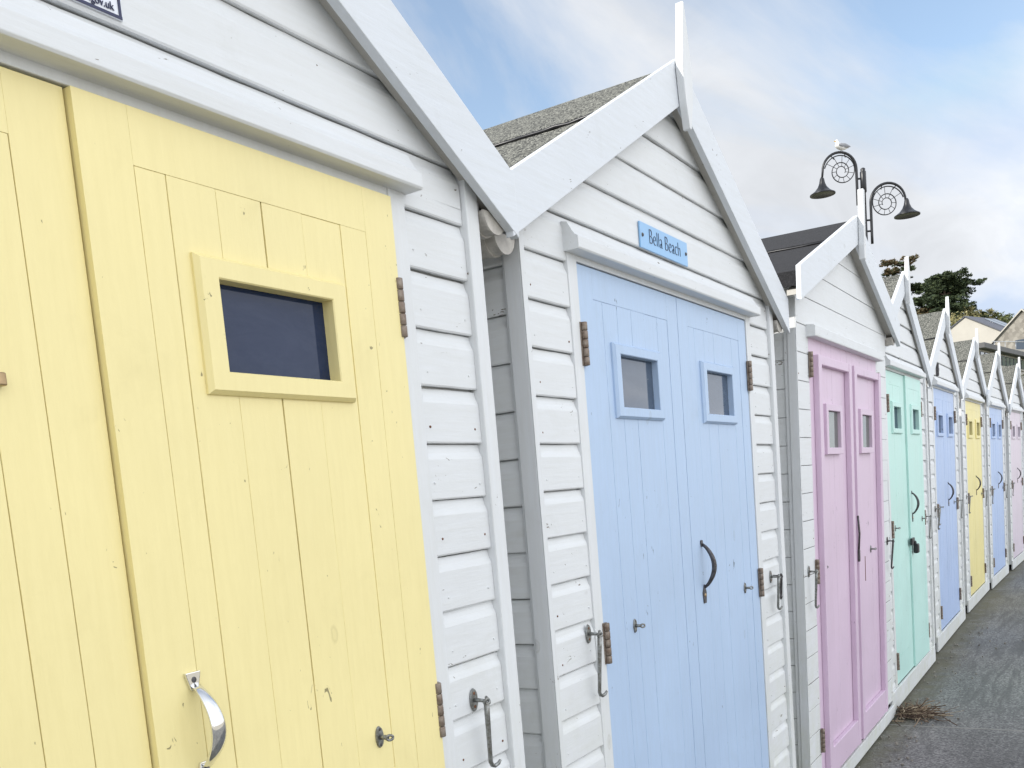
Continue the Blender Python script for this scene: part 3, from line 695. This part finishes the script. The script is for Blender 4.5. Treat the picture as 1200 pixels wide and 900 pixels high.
# gull sitting on the left hoop
gx, gz = loc(986, 178.5)
gp = Vector((top.x + gx * cos(ang), top.y + gx * sin(ang), gz + .01))
gull = empty('seagull', gp, ang + radians(200))
tag(gull, 'white and grey gull sitting on the left lamp bracket', 'gull')
bm = bmesh.new(); bmesh.ops.create_uvsphere(bm, u_segments=20, v_segments=14, radius=1)
for v in bm.verts:
    x, y, z = v.co; s_ = 1 - .45 * max(0, -x) ** 1.5
    v.co = Vector((x * .15, y * .062 * s_, .075 + z * .062 * s_ + .02 * x + .02 * max(0, -x)))
body = MB(); body.bm(bm, True)
body.tube([(.075, 0, .095), (.105, 0, .135), (.115, 0, .165), (.125, 0, .178)], [.045, .036, .031, .014], 14)
body.tube([(.10, 0, .165), (.118, 0, .176), (.135, 0, .172)], [.022, .031, .018], 12)
for sd in (-1, 1): body.tube([(.01, sd * .02, .03), (.012, sd * .02, .0)], .005, 6)
body.build('body', 'gull_white', gull)
MB().tube([(.14, 0, .174), (.165, 0, .170), (.178, 0, .164)], [.011, .008, .003], 8).build('beak', 'beak', gull)
for sd in (-1, 1):
    wg = MB(); bm = bmesh.new(); bmesh.ops.create_uvsphere(bm, u_segments=16, v_segments=10, radius=1)
    for v in bm.verts:
        x, y, z = v.co; v.co = Vector((-.035 + x * .15, sd * (.050 + y * .02 - .025 * max(0, -x)), .088 + z * .040 * (1 - .5 * max(0, -x)) + .01 * x))
    wg.bm(bm, True); wg.build('wing', 'gull_grey', gull)

# ------------------------------------------------------------------ houses on the hill
def frame_at(p, rz, name, label, cat, group=None):
    e = empty(name, (p.x, p.y, 0), rz); tag(e, label, cat, group); return e
# white gabled house
Dw = 150.; A = at(1131, 371, Dw); rz = radians(-20)
hs = frame_at(A, rz, 'house', 'white gabled house with slate roof and two skylights on the hillside', 'house', 'houses on the hillside')
wv, rise, Ln = 6.2, 3.6, 10.0; zE = A.z - rise; zB = hillh(A.x, A.y) - 2.5
mb = MB(); mb.prism([(-wv, zB), (wv, zB), (wv, zE), (0, A.z - .15), (-wv, zE)], 'x', 0, Ln); mb.build('wall', 'render_white', hs)
for s_ in (-1, 1):
    mb = MB(); poly = [(0, A.z + .12), (s_ * (wv + .35), zE - .25 + .12), (s_ * (wv + .35), zE - .25 - .08), (0, A.z - .08)]
    mb.prism(poly, 'x', -.18, Ln + .2); rf = mb.build('roof', 'slate', hs)
    if s_ < 0:
        for xk in (4.6, 6.7):
            sk = MB(); t0, t1 = .12, .62
            def rp(t, l): return (-t * (wv + .35), A.z + .12 - t * (rise + .25) + l)
            y0_, z0_ = rp(t0, .02); y1_, z1_ = rp(t1, .02)
            sk.add([(xk, y0_, z0_), (xk + 1.7, y0_, z0_), (xk + 1.7, y1_, z1_), (xk, y1_, z1_), (xk, y0_, z0_ + .12), (xk + 1.7, y0_, z0_ + .12), (xk + 1.7, y1_, z1_ + .12), (xk, y1_, z1_ + .12)], [(0, 1, 2, 3), (4, 5, 6, 7), (0, 1, 5, 4), (1, 2, 6, 5), (2, 3, 7, 6), (3, 0, 4, 7)])
            sk.build('skylight', 'skylight' if 'skylight' in MAT else 'glass_far', rf)
mb = MB(); mb.box(-.06, -.01, -wv + .5, -wv + 1.6, zE - 2.2, zE - .8); mb.build('window', 'glass_far', hs)
mb = MB(); mb.box(1.0, 2.4, -wv - .06, -wv - .01, zE - 2.4, zE - .7); mb.build('window', 'glass_far', hs)
# stone gabled house
stone, nt, b = new_mat('rubble_stone'); o = coords(nt)
v = node(nt, 'ShaderNodeTexVoronoi', Scale=2.2); nt.links.new(o, v.inputs['Vector']); sc_ = node(nt, 'ShaderNodeSeparateColor'); nt.links.new(v.outputs['Color'], sc_.inputs[0])
r = ramp(nt, sc_.outputs[0], [(0, (.20, .185, .165)), (1, (.34, .32, .285))]); nt.links.new(r.outputs[0], b.inputs['Base Color']); b.inputs['Roughness'].default_value = .95
Ds = 132.; A = at(1198, 363, Ds)
h_ = frame_at(A, radians(-16), 'house', 'stone gabled house with white verge at the right edge of the hillside', 'house', 'houses on the hillside')
wv, rise, Ln = 3.9, 3.7, 10; zE = A.z - rise; zB = hillh(A.x, A.y) - 2.5
MB().prism([(-wv, zB), (wv, zB), (wv, zE), (0, A.z - .15), (-wv, zE)], 'x', 0, Ln).build('wall', stone, h_)
for s_ in (-1, 1):
    MB().prism([(0, A.z + .12), (s_ * (wv + .3), zE - .16), (s_ * (wv + .3), zE - .36), (0, A.z - .08)], 'x', -.2, Ln + .2).build('roof', 'slate', h_)
    MB().prism([(0, A.z + .16), (s_ * (wv + .35), zE - .16), (s_ * (wv + .35), zE - .36), (0, A.z - .06)], 'x', -.34, -.205).build('verge_board', 'render_white', h_)
MB().box(-.06, -.005, -.8, 1.0, zE - 1.8, zE - .3).build('window', 'glass_far', h_)
# long low flat roofed building
P1 = at(1149, 402, 98); P2 = at(1203, 414.5, 113); dv = (P2 - P1); a_ = atan2(dv.y, dv.x); Lb = Vector((dv.x, dv.y)).length
fb_ = frame_at(P1, a_, 'flat_roofed_building', 'long low building with grey flat roof and a strip of windows below the houses', 'building')
zt = P1.z; zg = -1.
MB().box(0, Lb + 6, .3, 7, zg, zt - .55).build('wall', 'render_white', fb_)
MB().box(-.4, Lb + 6.4, -.5, 7.3, zt - .55, zt, .05).build('roof', 'far_grey', fb_)
x = .8
while x < Lb + 5:
    w_ = MB(); w_.box(x, x + 1.25, .20, .295, zt - 1.85, zt - .75); wo = w_.build('window', 'glass_far', fb_)
    MB().box(x - .1, x + 1.35, .12, .29, zt - 2.0, zt - 1.86).build('sill', 'render_white', wo); x += 1.75
# terrace wall and railing above it
P1 = at(1166, 409, 118); P2 = at(1206, 412, 122); dv = P2 - P1; a_ = atan2(dv.y, dv.x); Lb = Vector((dv.x, dv.y)).length
tw_ = frame_at(P1, a_, 'terrace_wall', 'cream terrace wall with a pale metal handrail in front of the stone house', 'wall')
MB().box(0, Lb, 0, .5, hillh(P1.x, P1.y) - 3, P1.z).build('wall', 'render_white', tw_)
rl = MB(); rl.tube([(-.2, .2, P1.z + .95), (Lb, .2, P1.z + 1.0)], .05, 6)
for k in range(4): rl.tube([(.2 + k * Lb / 3.2, .2, P1.z - .1), (.2 + k * Lb / 3.2, .2, P1.z + .97)], .045, 6)
rl.build('handrail', 'rail_metal', tw_)

# ------------------------------------------------------------------ trees and shrubs
def leafmat(name, cols):
    mt, nt, b = new_mat(name); at_ = nt.nodes.new('ShaderNodeNewGeometry')
    r = ramp(nt, at_.outputs['Random Per Island'], [(i / (len(cols) - 1), c) for i, c in enumerate(cols)])
    nt.links.new(r.outputs[0], b.inputs['Base Color']); b.inputs['Roughness'].default_value = .8; return mt
L_dark = leafmat('dark_cypress_needles', [(.012, .025, .010), (.03, .05, .018), (.055, .075, .025), (.02, .035, .014)])
L_brown = leafmat('browned_cypress_needles', [(.10, .07, .035), (.17, .11, .055), (.05, .06, .025), (.13, .10, .05)])
L_olive = leafmat('olive_scrub_leaves', [(.26, .24, .10), (.36, .32, .15), (.17, .18, .07), (.42, .36, .19)])
L_green = leafmat('mid_green_leaves', [(.08, .11, .04), (.14, .17, .06), (.22, .22, .09)])
def tufts(mb, c, rad, n, rnd, size, flat=.4, out=None):
    for i in range(n):
        d = Vector((rnd.gauss(0, 1), rnd.gauss(0, 1), rnd.gauss(0, 1))).normalized() * rnd.random() ** .45
        p = c + Vector((d.x * rad, d.y * rad, d.z * rad * flat))
        s_ = size * rnd.uniform(.5, 1.3); a = Vector((rnd.gauss(0, 1), rnd.gauss(0, 1), rnd.gauss(0, .45))).normalized(); b2 = a.cross(Vector((rnd.gauss(0, 1), rnd.gauss(0, 1), rnd.gauss(0, 1)))).normalized()
        mb.add([p - a * s_ - b2 * s_ * .25, p + b2 * s_ * .40, p + a * s_ * 1.1 + Vector((0, 0, s_ * .3)), p - b2 * s_ * .4], [(0, 1, 2, 3)])
def tree(name, label, base, height, limbs, mat, seed, lean=0., trunk_r=.45, group=None, mat2=None, brown=()):
    rnd = random.Random(seed); e = empty(name, base); tag(e, label, 'tree', group)
    tr = MB(); cr = MB(); cr2 = MB()
    tp = [Vector((lean * t * t * height + .25 * sin(t * 5 + seed), .2 * cos(t * 4), height * .88 * t)) for t in [k / 9 for k in range(10)]]
    tr.tube(tp, [trunk_r * (1 - .85 * k / 9) for k in range(10)], 8)
    for (f, az, L, up, rad, n, br) in limbs:
        p0 = tp[min(9, int(f * 9))]; d = Vector((cos(az), sin(az), up)).normalized(); pts = [p0 + d * L * t + Vector((0, 0, .10 * L * sin(t * 3))) for t in (0, .3, .6, 1)]
        tr.tube(pts, [trunk_r * .34 * (1 - f * .5), trunk_r * .24, trunk_r * .14, trunk_r * .05], 6)
        for t, k in ((.45, .55), (.72, .85), (1., 1.)):
            c = p0 + d * L * t + Vector((rnd.gauss(0, .3), rnd.gauss(0, .3), .10 * L * sin(t * 3) + .2))
            tufts(cr2 if br else cr, c, rad * k, int(n * k), rnd, .30)
            for q in range(3):
                c2 = c + Vector((rnd.gauss(0, rad * .7), rnd.gauss(0, rad * .7), rnd.uniform(.1, rad * .45))); tufts(cr2 if br else cr, c2, rad * .38, int(n * .3), rnd, .26)
    tr.build('trunk', 'bark', e); cr.build('crown', mat, e)
    if cr2.v: cr2.build('crown', mat2, e)['label'] = 'browned part of the crown'
    return e
# local right vector of the photo's view for placing limbs: world direction R
def limbset(rnd, H, half, n0, flat_top=False):
    out = []
    for i in range(n0):
        f = .22 + .76 * i / (n0 - 1); w = half * (1.0 - .55 * max(0, f - .45) / .55) * rnd.uniform(.6, 1.05)
        out.append((f, rnd.uniform(0, 2 * pi), w * .85, rnd.uniform(.02, .35), half * .30, 210, False))
    return out
rT = random.Random(11)
b1 = at(1106, 372, 165)
hgt = at(1106, 314, 165).z - (b1.z - 3)
lm_ = limbset(rT, hgt, 5.8, 26)
ar = atan2(R.y, R.x)
lm_ += [(.25, ar, 6.6, .0, 1.3, 160, False), (.35, ar + .2, 5.2, .1, 1.4, 200, False), (.70, ar - .1, 5.2, .25, 1.2, 160, False), (.30, ar + pi, 4.5, .10, 1.6, 220, True), (.42, ar + pi - .4, 4.3, .15, 1.5, 200, True), (.2, ar + pi + .3, 4.3, .0, 1.3, 150, True)]
tree('cypress_tree', 'large dark spreading cypress on the hilltop, browned on its lower left', b1 - Vector((0, 0, 3)), hgt, lm_, L_dark, 5, mat2=L_brown, group='cypress trees on the hilltop')
b2 = at(1062, 372, 172); hg2 = at(1062, 292, 172).z - (b2.z - 3)
lm2 = [(f, rT.uniform(0, 6.28), rT.uniform(1.2, 3.9), rT.uniform(.1, .45), 1.05, 90, rT.random() < .55 and f > .6) for f in [.35 + .63 * i / 15 for i in range(16)]]
lm2 += [(.66, ar, 3.4, .0, 1.4, 220, False), (.6, ar + .3, 3.2, .0, 1.3, 200, False), (.92, ar + pi, 3.6, .12, 1.2, 110, True), (.84, ar + pi + .2, 3.6, .1, 1.1, 100, True), (.75, ar + pi, 3.3, .0, 1.1, 90, True)]
tree('cypress_tree', 'sparser tree with a thin brownish top, left of the large dark cypress', b2 - Vector((0, 0, 3)), hg2, lm2, L_dark, 8, trunk_r=.3, mat2=L_brown, group='cypress trees on the hilltop')
def shrub(u, v, D_, w, h_, mat, seed, label, n=500):
    rnd = random.Random(seed); p = at(u, v, D_); e = empty('shrub', p - Vector((0, 0, h_))); tag(e, label, 'shrub', 'scrub behind the white house')
    st = MB(); cr = MB()
    for k in range(7):
        a = rnd.uniform(0, 6.28); q = Vector((cos(a) * w * .4 * rnd.random(), sin(a) * w * .4 * rnd.random(), h_ * rnd.uniform(.5, .8)))
        st.tube([(0, 0, -1.5), q * .5, q], [.12, .07, .03], 5); tufts(cr, q, w * .42, n // 7, rnd, .30, h_ / w * .9)
    for k in range(10):
        a = rnd.uniform(0, 6.28); tufts(cr, Vector((cos(a) * w * .4, sin(a) * w * .4, h_ * rnd.uniform(.75, 1.0))), .5, 30, rnd, .26, 1.2)
    st.build('stem', 'bark', e); cr.build('foliage', mat, e)
shrub(1119, 370, 157, 5.0, 5.5, L_olive, 1, 'olive yellow shrub left of the white house gable', 900)
shrub(1131, 362, 163, 5.5, 4.5, L_olive, 2, 'tallest olive yellow shrub above the white house gable', 900)
shrub(1147, 365, 170, 5.0, 4.0, L_olive, 3, 'olive shrub above the middle of the white house ridge', 700)
shrub(1160, 369, 170, 4.4, 4.0, L_green, 4, 'green shrub above the skylights of the white house', 600)
shrub(1172, 370, 170, 3.6, 4.0, L_green, 5, 'small green shrub at the far end of the white house ridge', 450)
shrub(1184, 370.5, 172, 3.4, 4.5, L_green, 6, 'small upright green shrub nearest the stone house', 450)

# ------------------------------------------------------------------ light
SUN_AZ = radians(148)      # direction towards the sun, measured from +x towards +y
SUN_EL = radians(36)
sd = Vector((cos(SUN_AZ) * cos(SUN_EL), sin(SUN_AZ) * cos(SUN_EL), sin(SUN_EL)))
sl = bpy.data.lights.new('sun', 'SUN'); sl.energy = 3.2; sl.angle = radians(1.2); sl.color = (1., .95, .87)
so = bpy.data.objects.new('sun', sl); COL.objects.link(so); so.rotation_euler = sd.to_track_quat('Z', 'Y').to_euler()
w = bpy.data.worlds.new('World'); scene.world = w; w.use_nodes = True; nt = w.node_tree; bg = nt.nodes['Background']
sky = nt.nodes.new('ShaderNodeTexSky'); sky.sky_type = 'NISHITA'; sky.sun_disc = False; sky.sun_elevation = SUN_EL; sky.sun_rotation = pi / 2 - SUN_AZ
sky.air_density = 1.; sky.dust_density = 1.2; sky.ozone_density = 1.5
tc = nt.nodes.new('ShaderNodeTexCoord')
# clouds: noise over a flat layer overhead, brightness added out of view on the sea side
sep = nt.nodes.new('ShaderNodeSeparateXYZ'); nt.links.new(tc.outputs['Generated'], sep.inputs[0])
def mth(op, a, b=None, c=None):
    n = nt.nodes.new('ShaderNodeMath'); n.operation = op
    for i, q in enumerate((a, b, c)):
        if q is None: continue
        if isinstance(q, (int, float)): n.inputs[i].default_value = q
        else: nt.links.new(q, n.inputs[i])
    return n.outputs[0]
zz = mth('MAXIMUM', sep.outputs[2], .03); den = mth('ADD', zz, .22)
cmb = nt.nodes.new('ShaderNodeCombineXYZ'); nt.links.new(mth('DIVIDE', sep.outputs[0], den), cmb.inputs[0]); nt.links.new(mth('DIVIDE', sep.outputs[1], den), cmb.inputs[1])
mp = nt.nodes.new('ShaderNodeMapping'); nt.links.new(cmb.outputs[0], mp.inputs[0]); mp.inputs['Rotation'].default_value = (0, 0, radians(25)); mp.inputs['Scale'].default_value = (.55, 1.1, 1); mp.inputs['Location'].default_value = (1.3, .6, 0)
n1 = noi(nt, mp.outputs[0], 1.5, 9, .56, .5)
cl = ramp(nt, n1, [(.38, g3(.05)), (.50, g3(.60)), (.60, g3(1.))])
sea = nt.nodes.new('ShaderNodeMapRange'); nt.links.new(sep.outputs[1], sea.inputs[0]); sea.inputs[1].default_value = .15; sea.inputs[2].default_value = -.75; sea.inputs[3].default_value = 0; sea.inputs[4].default_value = 1
CL = 5.0
wis = ramp(nt, noi(nt, mp.outputs[0], 4.2, 8, .6, .8), [(.30, g3(.93)), (.60, g3(1.06))])
cb0 = mix(nt, 1., (CL * .985, CL * 1.02, CL * 1.075), wis.outputs[0], 'MULTIPLY')
cb = mix(nt, sea.outputs[0], cb0, (13.6, 13.9, 14.4))  # added unseen cloud brightness, fills the shaded hut fronts
hz_ = nt.nodes.new('ShaderNodeMapRange'); nt.links.new(sep.outputs[2], hz_.inputs[0]); hz_.inputs[1].default_value = .30; hz_.inputs[2].default_value = .02; hz_.inputs[3].default_value = 0; hz_.inputs[4].default_value = .45
cov = mth('MAXIMUM', mth('MAXIMUM', cl.outputs[0], hz_.outputs[0]), mth('MULTIPLY', sea.outputs[0], .9))
gain = mix(nt, 1., sky.outputs[0], (1.75, 1.62, 1.45), 'MULTIPLY')
for l in list(nt.links):
    if l.to_node.type == 'MIX' and l.from_node == sky: l.to_node.clamp_factor = True; l.to_node.clamp_result = False
lim_ = nt.nodes.new('ShaderNodeMix'); lim_.data_type = 'RGBA'; lim_.blend_type = 'DARKEN'; lim_.inputs[0].default_value = 1.; nt.links.new(gain, lim_.inputs[6]); lim_.inputs[7].default_value = (3.6, 4.5, 6.0, 1)
fin_ = mix(nt, cov, lim_.outputs[2], cb)
nt.links.new(fin_, bg.inputs[0]); bg.inputs[1].default_value = .10

scene.view_settings.view_transform = 'Standard'; scene.view_settings.look = 'None'; scene.view_settings.gamma = 1; scene.view_settings.exposure = .68
scene.render.engine = 'CYCLES'
scene.cycles.max_bounces = 6; scene.cycles.diffuse_bounces = 4
scene.render.resolution_x = 1024; scene.render.resolution_y = 768
